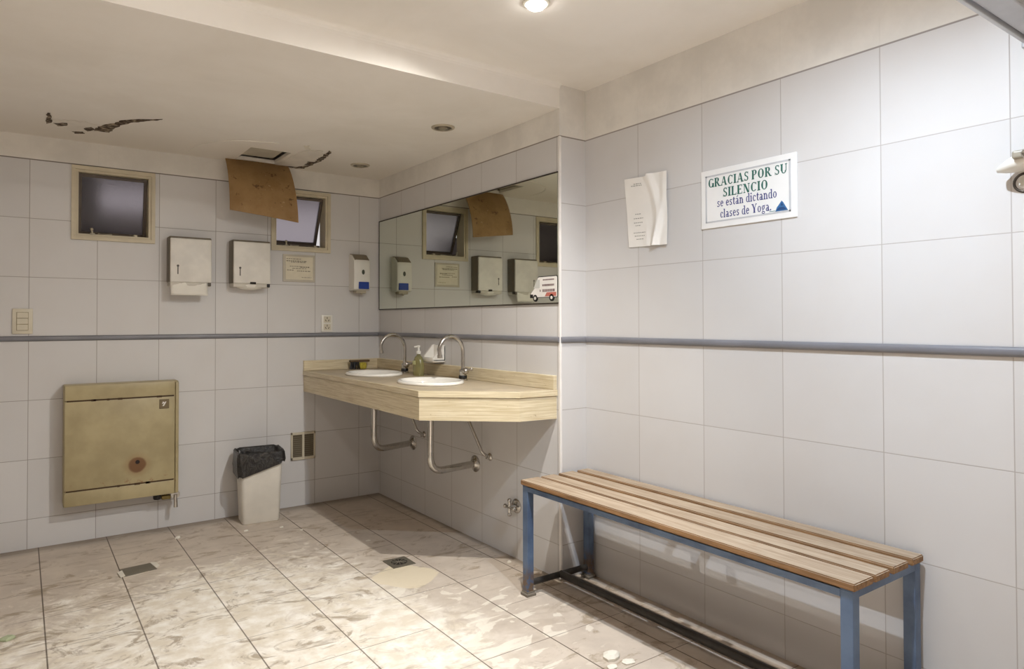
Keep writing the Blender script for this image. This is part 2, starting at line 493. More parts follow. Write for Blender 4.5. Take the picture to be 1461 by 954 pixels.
mb = MB()
mb.box(fx0, fx0 + .004, fy1 + .034, fy0 - .034, .450, .474); mb.box(fx0, fx0 + .03, fy1, fy0, .470, .474)
mb.box(fx1 - .004, fx1, fy1 + .034, fy0 - .034, .450, .474)
mb.box(fx0 + .034, fx1 - .034, fy0 - .03, fy0, .452, .474); mb.box(fx0 + .034, fx1 - .034, fy1, fy1 + .03, .452, .474)
obj('top_frame', mb, m_blue, bench)
for y in (-2.52, -2.665):
    obj('cross_brace', MB().box(fx0 + .004, fx1 - .004, y - .018, y + .018, .466, .4735), m_blue, bench)
m_steel = plain('grimy_dark_steel', srgb(66, 62, 58), .45, .3, vary=.15, scale=20)
for y in (fy0 - .017, fy1 + .017):
    obj('end_stretcher', MB().tube([(fx0 + .03, y, .05), (fx1 - .03, y, .05)], .014, 10), m_steel, bench, smooth=True)
obj('long_stretcher', MB().tube([(-.045, fy0 - .02, .052), (-.045, fy1 + .02, .052)], .017, 10), m_steel, bench, smooth=True)

# ================================================================== COUNTER
def stone_mat():
    N = NT('banded_travertine')
    x, y, z = N.xyz()
    g = N.noise(5, 6, .62, vec=N.mapped((1.0, 1.0, 34)), dist=.5)
    c = N.mix(N.ramp(g, .3, .7), srgb(196, 179, 143), srgb(226, 214, 186))
    c = N.mix(N.ramp(N.noise(2.4, 4), .52, .72, 0, .45), c, srgb(182, 158, 118))
    c = N.mix(N.ramp(N.noise(70, 3, .7), .66, .74, 0, .5), c, srgb(120, 98, 66))
    N.set(Base_Color=c, Roughness=.38); return N.m
m_stone = stone_mat()
CT = .866
poly = [(0, 0), (-.537, 0), (-.552, -1.565), (-.205, -1.868), (0, -1.886)]
ct = thing('washbasin_counter', 'beige travertine washbasin counter with deep apron and cut corner below the mirror', 'counter', (-.27, -.95, .733))
basins = [(-.30, -.56), (-.30, -1.235)]
def slab_with_holes(mb, poly, z0, z1, holes):
    t = bmesh.new()
    def loop(pts):
        vs = [t.verts.new((p[0], p[1], 0)) for p in pts]
        return [t.edges.new((vs[i], vs[(i + 1) % len(vs)])) for i in range(len(vs))]
    es = loop(poly)
    for (cx, cy, a, b) in holes:
        es += loop([(cx + a * math.cos(2 * math.pi * k / 32), cy + b * math.sin(2 * math.pi * k / 32)) for k in range(32)])
    bmesh.ops.triangle_fill(t, use_beauty=True, edges=es, use_dissolve=False)
    r = bmesh.ops.extrude_face_region(t, geom=t.faces[:])
    for v in [g for g in r['geom'] if isinstance(g, bmesh.types.BMVert)]: v.co.z = z1 - z0
    mb.join(t, Matrix.Translation((0, 0, z0)))
mb = MB(); slab_with_holes(mb, poly, CT - .026, CT, [(bx, by, .14, .18) for bx, by in basins])
obj('countertop', mb, plain('worn_stone_top', srgb(188, 172, 146), .42, vary=.10, scale=6), ct)
def inset(pts, d0, d1):                               # strip between two offsets of the front outline
    return [(p[0] + d0[i][0], p[1] + d0[i][1]) for i, p in enumerate(pts)], [(p[0] + d1[i][0], p[1] + d1[i][1]) for i, p in enumerate(pts)]
front = poly[1:]
o_, i_ = inset(front, [(.004, 0), (.004, .002), (.002, .004), (0, .004)], [(.024, 0), (.024, .012), (.008, .026), (0, .024)])
mb = MB(); mb.prism(o_ + list(reversed(i_)), .733, CT - .030)
obj('apron', mb, m_stone, ct)
o_, i_ = inset(front, [(-.002, 0), (-.002, -.001), (-.001, -.002), (0, -.002)], [(.010, 0), (.010, .005), (.004, .012), (0, .010)])
mb = MB(); mb.prism(o_ + list(reversed(i_)), CT - .027, CT + .0006)
obj('edge_band', mb, m_stone, ct)
tag(obj('backsplash', MB().box(-.020, 0, -1.884, 0, CT + .0005, .932, .002), m_stone, loc=(0, -.94, CT)), 'long beige travertine backsplash strip along the mirror wall behind both faucets', 'backsplash')
tag(obj('backsplash', MB().box(-.537, -.0205, -.020, 0, CT + .0005, .932, .002), m_stone, loc=(-.28, 0, CT)), 'short beige travertine backsplash strip on the back wall behind the brush', 'backsplash')

def basin(i, cx, cy, lab):
    o = thing('washbasin', lab, 'sink', (cx, cy, CT), 'two oval drop-in basins')
    a, b = .162, .202
    prof = [(1.0, .001), (1.0, .008), (.965, .016), (.91, .017), (.86, .010), (.82, -.02), (.70, -.075), (.45, -.105), (.13, -.115)]
    rings = [[(cx + a * s * math.cos(2 * math.pi * k / 48), cy + b * s * math.sin(2 * math.pi * k / 48), CT + h) for k in range(48)] for s, h in prof]
    outer = [(.84, -.02), (.72, -.085), (.47, -.118), (.13, -.128)]
    rr = [[(cx + a * s * math.cos(2 * math.pi * k / 48), cy + b * s * math.sin(2 * math.pi * k / 48), CT + h) for k in range(48)] for s, h in reversed(outer)]
    rr2 = [[(cx + a * .855 * math.cos(2 * math.pi * k / 48), cy + b * .855 * math.sin(2 * math.pi * k / 48), CT + .001) for k in range(48)]]
    mb = MB(); mb.rings(rr + rr2 + rings)
    obj('bowl', mb, m_ceramic, o, smooth='all')
    mb = MB().lathe([(.024, -.117), (.024, -.110), (.018, -.108), (.012, -.111), (.004, -.112)], (cx, cy, CT), n=20)
    obj('drain', mb, m_chrome, o, smooth=True)
basin(0, *basins[0], 'oval white washbasin farther back, near the corner of the counter')
basin(1, *basins[1], 'oval white washbasin nearer the mirror edge and the cut counter corner')

def faucet(x, y, reach, lab):
    o = thing('faucet', lab, 'faucet', (x, y, CT), 'gooseneck faucets on the counter')
    mb = MB().lathe([(.026, 0), (.026, .006), (.020, .012), (.019, .045), (.021, .050), (.018, .058), (.011, .062)], (x, y, CT), n=20)
    obj('body', mb, m_chrome, o, smooth=True)
    z0 = CT + .055; top = CT + .238; r = reach / 2
    pts = [(x, y, z0), (x, y, z0 + .05)]
    for k in range(15):
        a = math.pi * k / 14 * .94
        pts.append((x - r + r * math.cos(a), y, top - .085 + .085 * math.sin(a)))
    e = pts[-1]; pts.append((e[0] + .004, y, e[2] - .03))
    sp = obj('spout', MB().tube(pts, .0105, 14), m_chrome, o, smooth=True)
    obj('aerator', MB().tube([(e[0] + .004, y, e[2] - .028), (e[0] + .005, y, e[2] - .044)], .0135, 14), m_chrome, sp, smooth=True)
    mb = MB().sphere((x, y - .025, CT + .052), .019)
    mb.tube([(x, y - .03, CT + .055), (x + .012, y - .062, CT + .062)], [.008, .0055]); mb.sphere((x + .012, y - .064, CT + .0625), .009)
    obj('lever', mb, m_chrome, o, smooth=True)
    obj('collar', MB().lathe([(.022, .0), (.0225, .004), (.0225, .014), (.0205, .018)], (x, y, CT + .010), n=20), m_black, o, smooth=True)
faucet(-.085, -.545, .165, 'chrome gooseneck faucet at the far basin by the corner')
faucet(-.085, -1.212, .150, 'chrome gooseneck faucet at the near basin, in front of the soap dish')

def drain_pipe(bx, by, fy, fz, lab):
    o = thing('drain_pipe', lab, 'pipe', (bx, by, fz), 'drain pipes under the counter')
    pts = arc_path([(bx, by, CT - .131), (bx, by, fz), (-.006, fy, fz + .004)], .085, 10)
    obj('bend', MB().tube(pts, .0185, 16), m_chrome, o, smooth=True)
    obj('wall_flange', MB().lathe([(.045, 0), (.045, -.003), (.030, -.010), (.023, -.020), (.0195, -.020)], (0, fy, fz + .004), 'x', 24), m_chrome, o, smooth=True)
    obj('slip_nut', MB().lathe([(.020, -.02), (.024, -.018), (.024, .015), (.020, .018)], (bx, by, CT - .17), 'z', 8), m_chrome, o)
drain_pipe(-.30, -.56, -.497, .415, 'chrome drain pipe under the far basin, nearer the back wall')
drain_pipe(-.30, -1.235, -1.205, .405, 'chrome drain pipe under the near basin, bent low into a round wall flange')
def supply(x, y, ey, ez, lab):
    o = thing('water_supply_tube', lab, 'pipe', (0, ey, ez), 'water supply tubes under the counter')
    obj('tube', MB().tube(arc_path([(x, y, CT - .03), (x + .005, y - .01, .70), (-.045, ey + .005, ez + .02), (-.004, ey, ez)], .03), .0085, 10), m_chrome, o, smooth=True)
    obj('stop_flange', MB().lathe([(.020, 0), (.020, -.004), (.013, -.010), (.013, -.022), (.009, -.024)], (0, ey, ez), 'x', 18), m_chrome, o, smooth=True)
supply(-.10, -.56, -.640, .490, 'thin supply tube behind the far drain pipe under the counter')
supply(-.10, -1.24, -1.345, .468, 'thin supply tube slanting to the wall right of the near drain pipe')

# wall valve by the bench end
v = thing('wall_valve', 'small chrome valve with round escutcheon low on the wall behind the bench leg', 'valve', (0, -1.56, .262))
obj('escutcheon', MB().lathe([(.036, 0), (.036, -.004), (.028, -.012), (.014, -.014)], (0, -1.575, .262), 'x', 24), m_chrome, v, smooth=True)
obj('stem', MB().tube([(-.01, -1.575, .262), (-.05, -1.575, .262)], [.011, .009]), m_chrome, v, smooth=True)
mb = MB().tube([(-.045, -1.545, .262), (-.045, -1.605, .262)], .008).tube([(-.045, -1.575, .232), (-.045, -1.575, .292)], .008)
mb.sphere((-.045, -1.54, .262), .011).sphere((-.045, -1.61, .262), .011).sphere((-.045, -1.575, .228), .011).sphere((-.045, -1.575, .296), .011)
obj('cross_handle', mb, m_chrome, v, smooth=True)

# soap dish on the tiled wall
sd = thing('soap_dish', 'white ceramic soap dish on the tiles between the two faucets', 'soap dish', (0, -.835, .945))
DY0, DY1 = -.765, -.895
mb = MB().box(-.014, 0, DY1, DY0, .950, 1.045, .004).box(-.085, -.002, DY1, DY0, .945, .966, .006)
mb.box(-.088, -.078, DY1, DY0, .950, .976, .004)
obj('tray', mb, m_ceramic, sd, smooth=True)
for y0, y1 in ((DY0 - .014, DY0), (DY1, DY1 + .014)):
    mb = MB(); mb.poly3([(-.002, y0, .955), (-.084, y0, .955), (-.080, y0, .975), (-.020, y0, 1.046), (-.002, y0, 1.046)], (0, 1, 0), y1 - y0)
    obj('side_wing', mb, m_ceramic, sd)

# soap bottle
N = NT('green_soap_plastic'); N.set(Base_Color=N.mix(N.ramp(N.noise(9), .3, .7), srgb(176, 172, 118), srgb(196, 190, 138)), Roughness=.2, Transmission_Weight=.65); m_green = N.m
sb = thing('soap_bottle', 'green pump bottle of hand soap standing between the two basins', 'bottle', (-.115, -.775, CT))
bx, by = -.115, -.775
mb = MB().lathe([(.036, 0), (.039, .004), (.039, .06), (.036, .085), (.026, .108), (.013, .120), (.012, .128)], (bx, by, CT), n=24, sx=.75, sy=1.1)
obj('bottle_body', mb, m_green, sb, smooth=True)
mb = MB().lathe([(.013, .126), (.015, .128), (.015, .142), (.007, .146), (.005, .165), (.010, .166), (.010, .175), (.004, .178)], (bx, by, CT), n=18)
mb.tube([(bx, by, CT + .171), (bx - .026, by + .006, CT + .168)], [.006, .004])
obj('pump_head', mb, m_plastic, sb, smooth=True)
obj('label_sticker', MB().box(bx - .0315, bx - .0285, by - .016, by + .016, CT + .065, CT + .088, .0005), plain('pale_label', srgb(206, 206, 150), .5), sb)

# brush and sponge in the far corner of the counter
br = thing('scrubbing_brush', 'small brown scrubbing brush with black bristles in the counter corner', 'brush', (-.22, -.10, CT))
mb = MB().box(-.245, -.105, -.085, -.055, CT + .048, CT + .062, .005)
obj('brush_handle', mb, plain('brown_brush_wood', srgb(96, 74, 46), .6), br, smooth=True)
mb = MB()
for k in range(26):
    px, py = -.238 + random.random() * .05, -.085 + random.random() * .03
    mb.tube([(px, py, CT + .05), (px + random.uniform(-.012, .012), py + random.uniform(-.008, .008), CT + .001)], [.0042, .003], 6)
obj('bristles', mb, m_black, br)
mb = MB().box(-.180, -.130, -.095, -.05, CT + .0005, CT + .045, .012, 3)
tag(obj('sponge', mb, plain('yellow_sponge', srgb(196, 180, 70), .9, vary=.15, scale=80, bump=.5), loc=(-.155, -.07, CT), smooth=True), 'small yellow sponge tucked beneath the brown brush on the counter', 'sponge')

# ================================================================== MIRROR + STICKER
mr = thing('wall_mirror', 'wide frameless wall mirror above the washbasin counter', 'mirror', (0, -.95, 1.267))
N = NT('mirror_silver'); N.set(Base_Color=(.74, .77, .68, 1), Metallic=1.0, Roughness=N.ramp(N.noise(3), .3, .8, .012, .03)); m_mir = N.m
mb = MB(); mb.poly3([(-.0055, -.018, 1.270), (-.0055, -1.897, 1.266), (-.0055, -1.897, 1.876), (-.0055, -.018, 1.872)], (1, 0, 0), .0045)
obj('mirror_glass', mb, m_mir, mr)
mb = MB()
mb.box(-.0070, -.0005, -.021, -.015, 1.267, 1.875).box(-.0070, -.0005, -1.9, -.015, 1.871, 1.8775).box(-.0070, -.0005, -1.9, -.015, 1.2635, 1.2700)
obj('edge_strip', mb, plain('dark_mirror_edge', srgb(58, 50, 40), .5), mr)
vs = thing('van_sticker', 'small white van shaped sticker on the lower near corner of the mirror', 'sticker', (-.006, -1.80, 1.28))
X0 = -.0062
def vpoly(pts, x, th=.0006):                          # points (s, z): s runs from van nose (0) to tail (1)
    mb_ = MB(); mb_.poly3([(x, -1.700 - .196 * a, 1.278 + .115 * b) for a, b in pts], (-1, 0, 0), th); return mb_
body = [(0, .18), (.02, .36), (.16, .55), (.28, .97), (.32, 1), (.97, 1), (1, .96), (1, .17)]
obj('van_outline', vpoly([(a + (a - .5) * .035, b + (b - .55) * .07) for a, b in body], X0), m_black, vs)
obj('van_body', vpoly(body, X0 - .0007), plain('sticker_white', srgb(238, 234, 228), .5), vs)
for c in (.18, .80):
    w = [(c + .085 * math.cos(t * math.pi / 8), .14 + .145 * math.sin(t * math.pi / 8)) for t in range(16)]
    wo = obj('wheel', vpoly(w, X0 - .0014), m_black, vs)
    w = [(c + .04 * math.cos(t * math.pi / 8), .14 + .068 * math.sin(t * math.pi / 8)) for t in range(16)]
    obj('hub', vpoly(w, X0 - .0021), m_white, wo)
obj('bumper', vpoly([(-.02, .15), (-.02, .30), (.10, .30), (.10, .15)], X0 - .0014), m_black, vs)
obj('stripe', vpoly([(.55, .20), (.62, .36), (.97, .36), (.97, .20)], X0 - .0014), plain('sticker_red', srgb(190, 110, 96), .5), vs)
obj('window_mark', vpoly([(.12, .55), (.25, .90), (.36, .90), (.36, .55)], X0 - .0014), plain('sticker_pale', srgb(206, 206, 200), .4), vs)
mb = MB()
for z, a, b, h in ((.88, .48, .90, .05), (.66, .46, .90, .08), (.44, .46, .92, .11), (.44, .36, .40, .09)):
    a0 = a
    while a0 < b:
        wd = random.uniform(.02, .05)
        q = [(a0, z - h / 2), (a0, z + h / 2), (min(a0 + wd, b), z + h / 2), (min(a0 + wd, b), z - h / 2)]
        mb.poly3([(X0 - .0014, -1.700 - .196 * s_, 1.278 + .115 * t_) for s_, t_ in q], (-1, 0, 0), .0006)
        a0 += wd + .012
obj('lettering', mb, plain('sticker_ink', srgb(120, 96, 96), .6), vs)

# ================================================================== BACK WALL FITTINGS
def rrect(cx, cy, w, d, r, z, n=5, rot=0.0):
    pts = []
    for sx, sy, a0 in ((1, 1, 0), (-1, 1, 90), (-1, -1, 180), (1, -1, 270)):
        for k in range(n + 1):
            a = R(a0 + 90 * k / n)
            pts.append((sx * (w / 2 - r) + r * math.cos(a), sy * (d / 2 - r) + r * math.sin(a)))
    c, s = math.cos(rot), math.sin(rot)
    return [(cx + x * c - y * s, cy + x * s + y * c, z) for x, y in pts]

m_shaded_shell = plain('shaded_grey_shell', srgb(116, 106, 90), .45)  # grey shell, its colour darkened to take in the shadow along its edges
def towel_dispenser(x0, x1, z0, z1, lab, paper):
    o = thing('paper_towel_dispenser', lab, 'dispenser', ((x0 + x1) / 2, 0, z0), 'paper towel dispensers')
    dep = -.105
    mb = MB(); mb.box(x0, x1, dep + .014, 0, z0, z1, .006, 3)
    cab = obj('cabinet', mb, m_shaded_shell, o, smooth=True)
    mb = MB(); mb.box(x0 + .003, x1 - .002, dep, dep + .016, z0, z1 - .011, .006, 3)
    obj('front_door', mb, m_white, cab, smooth=True)
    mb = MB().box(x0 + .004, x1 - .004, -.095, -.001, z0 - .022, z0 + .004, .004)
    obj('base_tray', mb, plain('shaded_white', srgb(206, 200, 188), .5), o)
    cx = x0 + .043 if paper == 'sheet' else x0 + .041
    mb = MB().lathe([(.0065, dep - .0012), (.0065, dep + .001)], (cx, 0, z0 + .093), 'y', 14)
    mb.box(cx - .0028, cx + .0028, dep - .0008, dep + .001, z0 + .045, z0 + .088)
    obj('key_slot', mb, plain('slot_grey', srgb(70, 64, 58), .5), o)
    if paper == 'sheet':
        rows = []
        for k in range(7):
            t = k / 6
            rows.append([(x0 + .006 + (x1 - x0 - .028) * i / 8, -.088 - .012 * math.sin(t * 1.7) + .003 * math.sin(i * 1.3 + k), z0 + .01 - .085 * t) for i in range(9)])
        mb = MB().grid(rows); thicken(mb, .0015)
        obj('paper_sheet', mb, m_paper, o, smooth='all')
    else:
        mb = MB(); rings = []
        for k in range(9):
            t = k / 8; s = math.sin(math.pi * t) ** .5 + .02
            px = x0 + .02 + (x1 - x0 - .05) * t
            rings.append([(px, -.062 + .036 * s * math.cos(a), z0 - .012 + .026 * s * math.sin(a)) for a in [2 * math.pi * q / 12 for q in range(12)]])
        mb.rings(rings); obj('paper_fold', mb, m_paper, o, smooth='all')
        obj('slot_gap', MB().box(x0 + .10, x0 + .135, dep - .002, dep + .004, z0 - .003, z0 + .010, .002), m_dark, o)
    for cx in (x0 + .008, x1 - .014):
        pass
    obj('side_catch', MB().box(x1 - .022, x1 - .004, dep + .004, dep + .05, z0 - .020, z0 + .004, .003), m_black if paper != 'sheet' else plain('dark_catch', srgb(90, 82, 72), .5), o)
towel_dispenser(-1.350, -1.122, 1.412, 1.675, 'white paper towel dispenser with a flat paper sheet hanging straight down from it', 'sheet')
towel_dispenser(-1.003, -.778, 1.415, 1.678, 'white paper towel dispenser below the hanging brown panel, paper bulging from its base', 'fold')

sp = thing('soap_dispenser', 'white wall soap dispenser with a blue button near the mirror corner', 'dispenser', (-.165, 0, 1.38))
x0, x1 = -.222, -.108
pf = [(0, 1.392), (-.075, 1.392), (-.092, 1.400), (-.098, 1.47), (-.094, 1.575), (-.088, 1.597), (-.045, 1.632), (0, 1.640)]
mb = MB(); rings = []
for px, s in ((x0, .93), (x0 + .012, 1), (x1 - .012, 1), (x1, .93)):
    rings.append([(px, y * s, 1.51 + (z - 1.51) * (.985 if s < 1 else 1)) for y, z in pf])
mb.rings(rings); obj('housing', mb, m_plastic, sp, smooth=True)
mb = MB(); mb.rings([[(px, -.090, 1.599), (px, -.046, 1.634), (px, -.004, 1.642), (px, -.004, 1.637), (px, -.046, 1.628), (px, -.086, 1.594)] for px in (x0 + .006, x1 - .006)])
obj('top_cap', mb, plain('grey_top_cap', srgb(132, 120, 102), .45), sp)
mb = MB().box(x0 + .030, x1 - .010, -.1005, -.085, 1.402, 1.450, .003)
obj('push_button', mb, plain('blue_button', srgb(26, 60, 150), .3), sp)
mb = MB().lathe([(.0125, -.0985), (.012, -.094)], (x0 + .062, 0, 1.515), 'y', 20, sx=1.35, sy=.8)
obj('badge', mb, plain('dark_green_badge', srgb(70, 74, 56), .4), sp)
mb = MB(); mb.box(x0 + .02, x1 - .02, -.078, -.02, 1.374, 1.394, .006); mb.tube([(x0 + .06, -.07, 1.378), (x0 + .06, -.074, 1.366)], [.008, .006])
obj('nozzle', mb, plain('grey_nozzle', srgb(176, 166, 146), .5), sp)

sg = thing('notice_frame', 'small framed notice with grey text lines on the back wall beside the soap dispenser', 'notice', (-.565, 0, 1.44))
obj('acrylic_frame', MB().box(-.672, -.460, -.006, 0, 1.440, 1.616, .002), plain('clear_acrylic_edge', srgb(198, 190, 174), .25), sg)
obj('notice_sheet', MB().box(-.655, -.475, -.0075, -.005, 1.455, 1.603), plain('ivory_paper', srgb(222, 214, 192), .6), sg)
m_fink = plain('faded_ink', srgb(128, 120, 104), .7)
for z, a, b, h in ((1.588, -.650, -.555, .004), (1.574, -.650, -.515, .006), (1.566, -.620, -.520, .004), (1.540, -.628, -.560, .004), (1.537, -.560, -.500, .007), (1.527, -.612, -.520, .004), (1.515, -.645, -.600, .005), (1.511, -.580, -.490, .005), (1.470, -.55, -.485, .003)):
    xx = a; mb = MB()
    while xx < b:
        w = random.uniform(.007, .018); mb.box(xx, min(xx + w, b), -.0079, -.0070, z - h / 2, z + h / 2); xx += w + .004
    obj('text_line', mb, m_fink, sg)

ou = thing('wall_outlet', 'white double power outlet just above the grey trim near the counter', 'outlet', (-.378, 0, 1.117))
obj('cover_plate', MB().box(-.417, -.339, -.009, 0, 1.117, 1.229, .003), m_plastic, ou, smooth=True)
for z in (1.148, 1.198):
    so = obj('socket', MB().box(-.402, -.354, -.0105, -.008, z - .020, z + .020, .002), m_ivory, ou)
    mb = MB()
    for dx, dz, r in ((-.010, -.006, -35), (.010, -.006, 35), (0, .010, 0)):
        t = bmesh.new(); bmesh.ops.create_cube(t, size=1); mb.join(t, Matrix.Translation((-.378 + dx, -.0106, z + dz)) @ Matrix.Rotation(R(r), 4, 'Y') @ Matrix.Diagonal((.004, .001, .012, 1)))
    obj('contact_slots', mb, m_dark, so)
sw = thing('light_switch', 'ivory light switch plate above the grey trim at the far left', 'switch', (-2.035, 0, 1.122))
obj('cover_plate', MB().box(-2.080, -1.991, -.010, 0, 1.122, 1.254, .003), m_ivory, sw, smooth=True)
obj('inner_bezel', MB().box(-2.062, -2.010, -.0115, -.009, 1.140, 1.236, .001), plain('bezel_tan', srgb(160, 146, 116), .5), sw)
for k in range(3):
    obj('rocker', MB().box(-2.060, -2.012, -.0145, -.010, 1.142 + .0315 * k, 1.171 + .0315 * k, .002), m_ivory, sw)

vt = thing('vent_grille', 'small white framed vent grille with two dark openings low on the back wall', 'vent', (-.537, 0, .29))
x0, x1, z0, z1 = -.618, -.456, .295, .472
mb = MB().box(x0, x1, -.010, 0, z0, z0 + .018, .002).box(x0, x1, -.010, 0, z1 - .016, z1, .002).box(x0, x0 + .012, -.010, 0, z0, z1, .002).box(x1 - .012, x1, -.010, 0, z0, z1, .002).box(-.545, -.530, -.011, 0, z0, z1, .002)
obj('vent_frame', mb, plain('yellowed_frame', srgb(206, 196, 174), .5), vt)
obj('mesh_panel', MB().box(x0 + .010, x1 - .010, -.0035, -.001, z0 + .016, z1 - .014), plain('dark_vent_mesh', srgb(98, 88, 70), .7), vt)
mb = MB()
for k in range(11):
    z = z0 + .025 + k * .0132
    mb.box(x0 + .012, x1 - .012, -.0055, -.003, z, z + .004)
obj('louvre_bars', mb, plain('dull_louvre', srgb(120, 110, 90), .6), vt)

# ------------------------------------------------------------------ heater
def heater_mat():
    N = NT('yellowed_enamel')
    x, y, z = N.xyz()
    n = N.noise(5, 4, .6)
    c = N.mix(N.ramp(n, .3, .7), srgb(160, 146, 110), srgb(178, 164, 126))
    dx = N.math('SUBTRACT', x, .070); dz = N.math('SUBTRACT', z, .186)
    r = N.math('SQRT', N.math('ADD', N.math('MULTIPLY', dx, dx), N.math('MULTIPLY', N.math('MULTIPLY', dz, dz), 1.1)))
    r = N.math('ADD', r, N.math('MULTIPLY', N.math('SUBTRACT', N.noise(14, 3), .5), .014))
    c = N.mix(N.ramp(r, .030, .085, .45, 0), c, srgb(150, 116, 74))
    c = N.mix(N.ramp(r, .036, .050, .9, 0), c, srgb(112, 74, 44))
    ed = N.math('MULTIPLY', N.ramp(N.math('ABSOLUTE', N.math('SUBTRACT', z, .092)), .0, .035, 1, 0), N.ramp(N.noise(26, 4, .7), .55, .66))
    c = N.mix(N.math('MULTIPLY', ed, .6), c, srgb(140, 84, 50))
    N.set(Base_Color=c, Roughness=.42); return N.m
m_heat = heater_mat()
ht = thing('wall_heater', 'yellowed beige wall gas heater with a brown scorched spot on its front', 'heater', (-1.58, 0, .213))
hx0, hx1, hz0, hz1, hd = -1.855, -1.300, .213, .850, -.118
obj('casing', MB().box(hx0, hx1, hd + .012, 0, hz0, hz1, .006, 3), m_heat, ht, smooth=True)
g1, g2 = hz1 - .083, hz0 + .082
for nm, a, b in (('top_panel', g1 + .003, hz1 - .002), ('front_panel', g2 + .003, g1 - .003), ('lower_panel', hz0 + .002, g2 - .003)):
    obj(nm, MB().box(hx0 + .003, hx1 - .022, hd, hd + .016, a, b, .004, 2), m_heat, ht, smooth=True)
m_seam = plain('dark_rusty_seam', srgb(70, 50, 28), .8)
for gz in (g1, g2):
    mb = MB().box(hx0 + .012, hx1 - .026, hd + .001, hd + .014, gz - .004, gz + .004)
    for k in range(5):
        px = random.uniform(hx0 + .03, hx1 - .07); mb.box(px, px + random.uniform(.008, .03), hd - .0006, hd + .006, gz - .006, gz + .005)
    obj('seam', mb, m_seam, ht)
obj('side_rim', MB().box(hx1 - .018, hx1, hd + .002, hd + .03, hz0 + .004, hz1 - .006, .005), m_heat, ht, smooth=True)
pc = Vector((-1.51, hd, .400))
mb = MB().lathe([(.011, -.002), (.009, .0), (.006, .002)], (pc.x, hd, pc.z + .014), 'y', 16)
obj('sight_hole', mb, plain('charred_hole', srgb(30, 16, 10), .7), ht)
bd = obj('badge', MB().box(-1.402, -1.352, hd - .003, hd + .001, .698, .750, .001), plain('bronze_badge', srgb(112, 96, 66), .4), ht)
mb = MB(); mb.poly3([(-1.387, hd - .0032, .712), (-1.379, hd - .0032, .712), (-1.366, hd - .0032, .736), (-1.374, hd - .0032, .736)], (0, -1, 0), .0008)
mb.poly3([(-1.389, hd - .0032, .724), (-1.384, hd - .0032, .738), (-1.374, hd - .0032, .730)], (0, -1, 0), .0008)
obj('badge_mark', mb, m_white, bd)
mb = MB().lathe([(.021, .0), (.021, -.022), (.017, -.030)], (-1.405, -.080, hz0 + .002), 'z', 18)
obj('control_knob', mb, m_black, ht, smooth=True)
mb = MB().box(-1.382, -1.335, -.09, -.055, hz0 - .034, hz0 - .012, .004); mb.tube([(-1.36, -.07, hz0 - .014), (-1.36, -.07, hz0 + .01)], .008)
obj('gas_valve', mb, plain('old_brass', srgb(130, 112, 62), .45, .5), ht, smooth=True)
mb = MB().tube([(-1.340, -.07, hz0 - .022), (-1.318, -.07, hz0 - .022)], .007)
mb.lathe([(.024, -.012), (.024, -.004), (.016, .004), (.012, .012)], (-1.312, -.078, hz0 - .012), 'y', 20)
mb.tube([(-1.312, -.092, hz0 - .012), (-1.311, -.094, hz0 - .082)], [.009, .012], 10)
mb.tube([(-1.312, -.07, hz0 - .012), (-1.312, -.001, hz0 - .012)], .009)
obj('gas_tap', mb, m_chrome, ht, smooth=True)

# ------------------------------------------------------------------ bin
bn = thing('waste_bin', 'white rectangular waste bin standing against the back wall', 'bin', (-.862, -.165, 0))
bcx, bcy, brot = -.862, -.158, R(-6)
rg = [rrect(bcx, bcy, w, d, r, z, 5, brot) for w, d, r, z in ((.205, .150, .018, .001), (.214, .158, .022, .006), (.242, .186, .026, .36), (.250, .194, .028, .395), (.256, .200, .030, .400), (.256, .200, .030, .408), (.244, .188, .026, .408), (.230, .175, .022, .33), (.205, .15, .018, .012))]
mb = MB(); mb.rings(rg); obj('bin_body', mb, plain('bin_white', srgb(226, 221, 210), .45, vary=.04), bn, smooth=True)
N = NT('black_bin_liner'); nz = N.noise(26, 5, .6, dist=1.5)
N.set(Base_Color=N.mix(N.ramp(nz, .4, .7), srgb(30, 28, 27), srgb(70, 66, 62)), Roughness=.28); N.bump(nz, .9, .012); m_bag = N.m
mb = MB(); rings = []
nb = 12
def bagring(w, d, z, amp, lean=0.0, top=0.0):
    pts = rrect(bcx, bcy, w, d, .03, z, nb, brot)
    out = []
    for i, p in enumerate(pts):
        q = i / len(pts) * 2 * math.pi
        k = amp * (math.sin(q * 7 + z * 60) + .7 * math.sin(q * 13 + z * 140 + 1) + .5 * math.sin(q * 23 + 2))
        v = Vector(p) - Vector((bcx, bcy, z)); v.z = 0
        vn = v.normalized()
        out.append((p[0] + vn.x * k, p[1] + vn.y * k, z + lean * (-(p[0] - bcx)) / .12 + top * math.sin(q * 5 + 1)))
    return out
for w, d, z, am, ln, tp in ((.268, .212, .318, .0022, -.036, .006), (.276, .220, .345, .002, -.018, .003), (.270, .212, .385, .002, 0, .002), (.268, .210, .412, .0015, 0, .003), (.256, .200, .421, .001, 0, .003), (.238, .182, .412, .002, 0, .003), (.228, .170, .36, .003, 0, .002), (.20, .14, .27, .006, 0, .004), (.14, .09, .22, .006, 0, .004)):
    rings.append(bagring(w, d, z, am, ln, tp))
mb.rings(rings, cap0=False, cap1=True)
obj('bin_liner', mb, m_bag, bn, smooth='all')

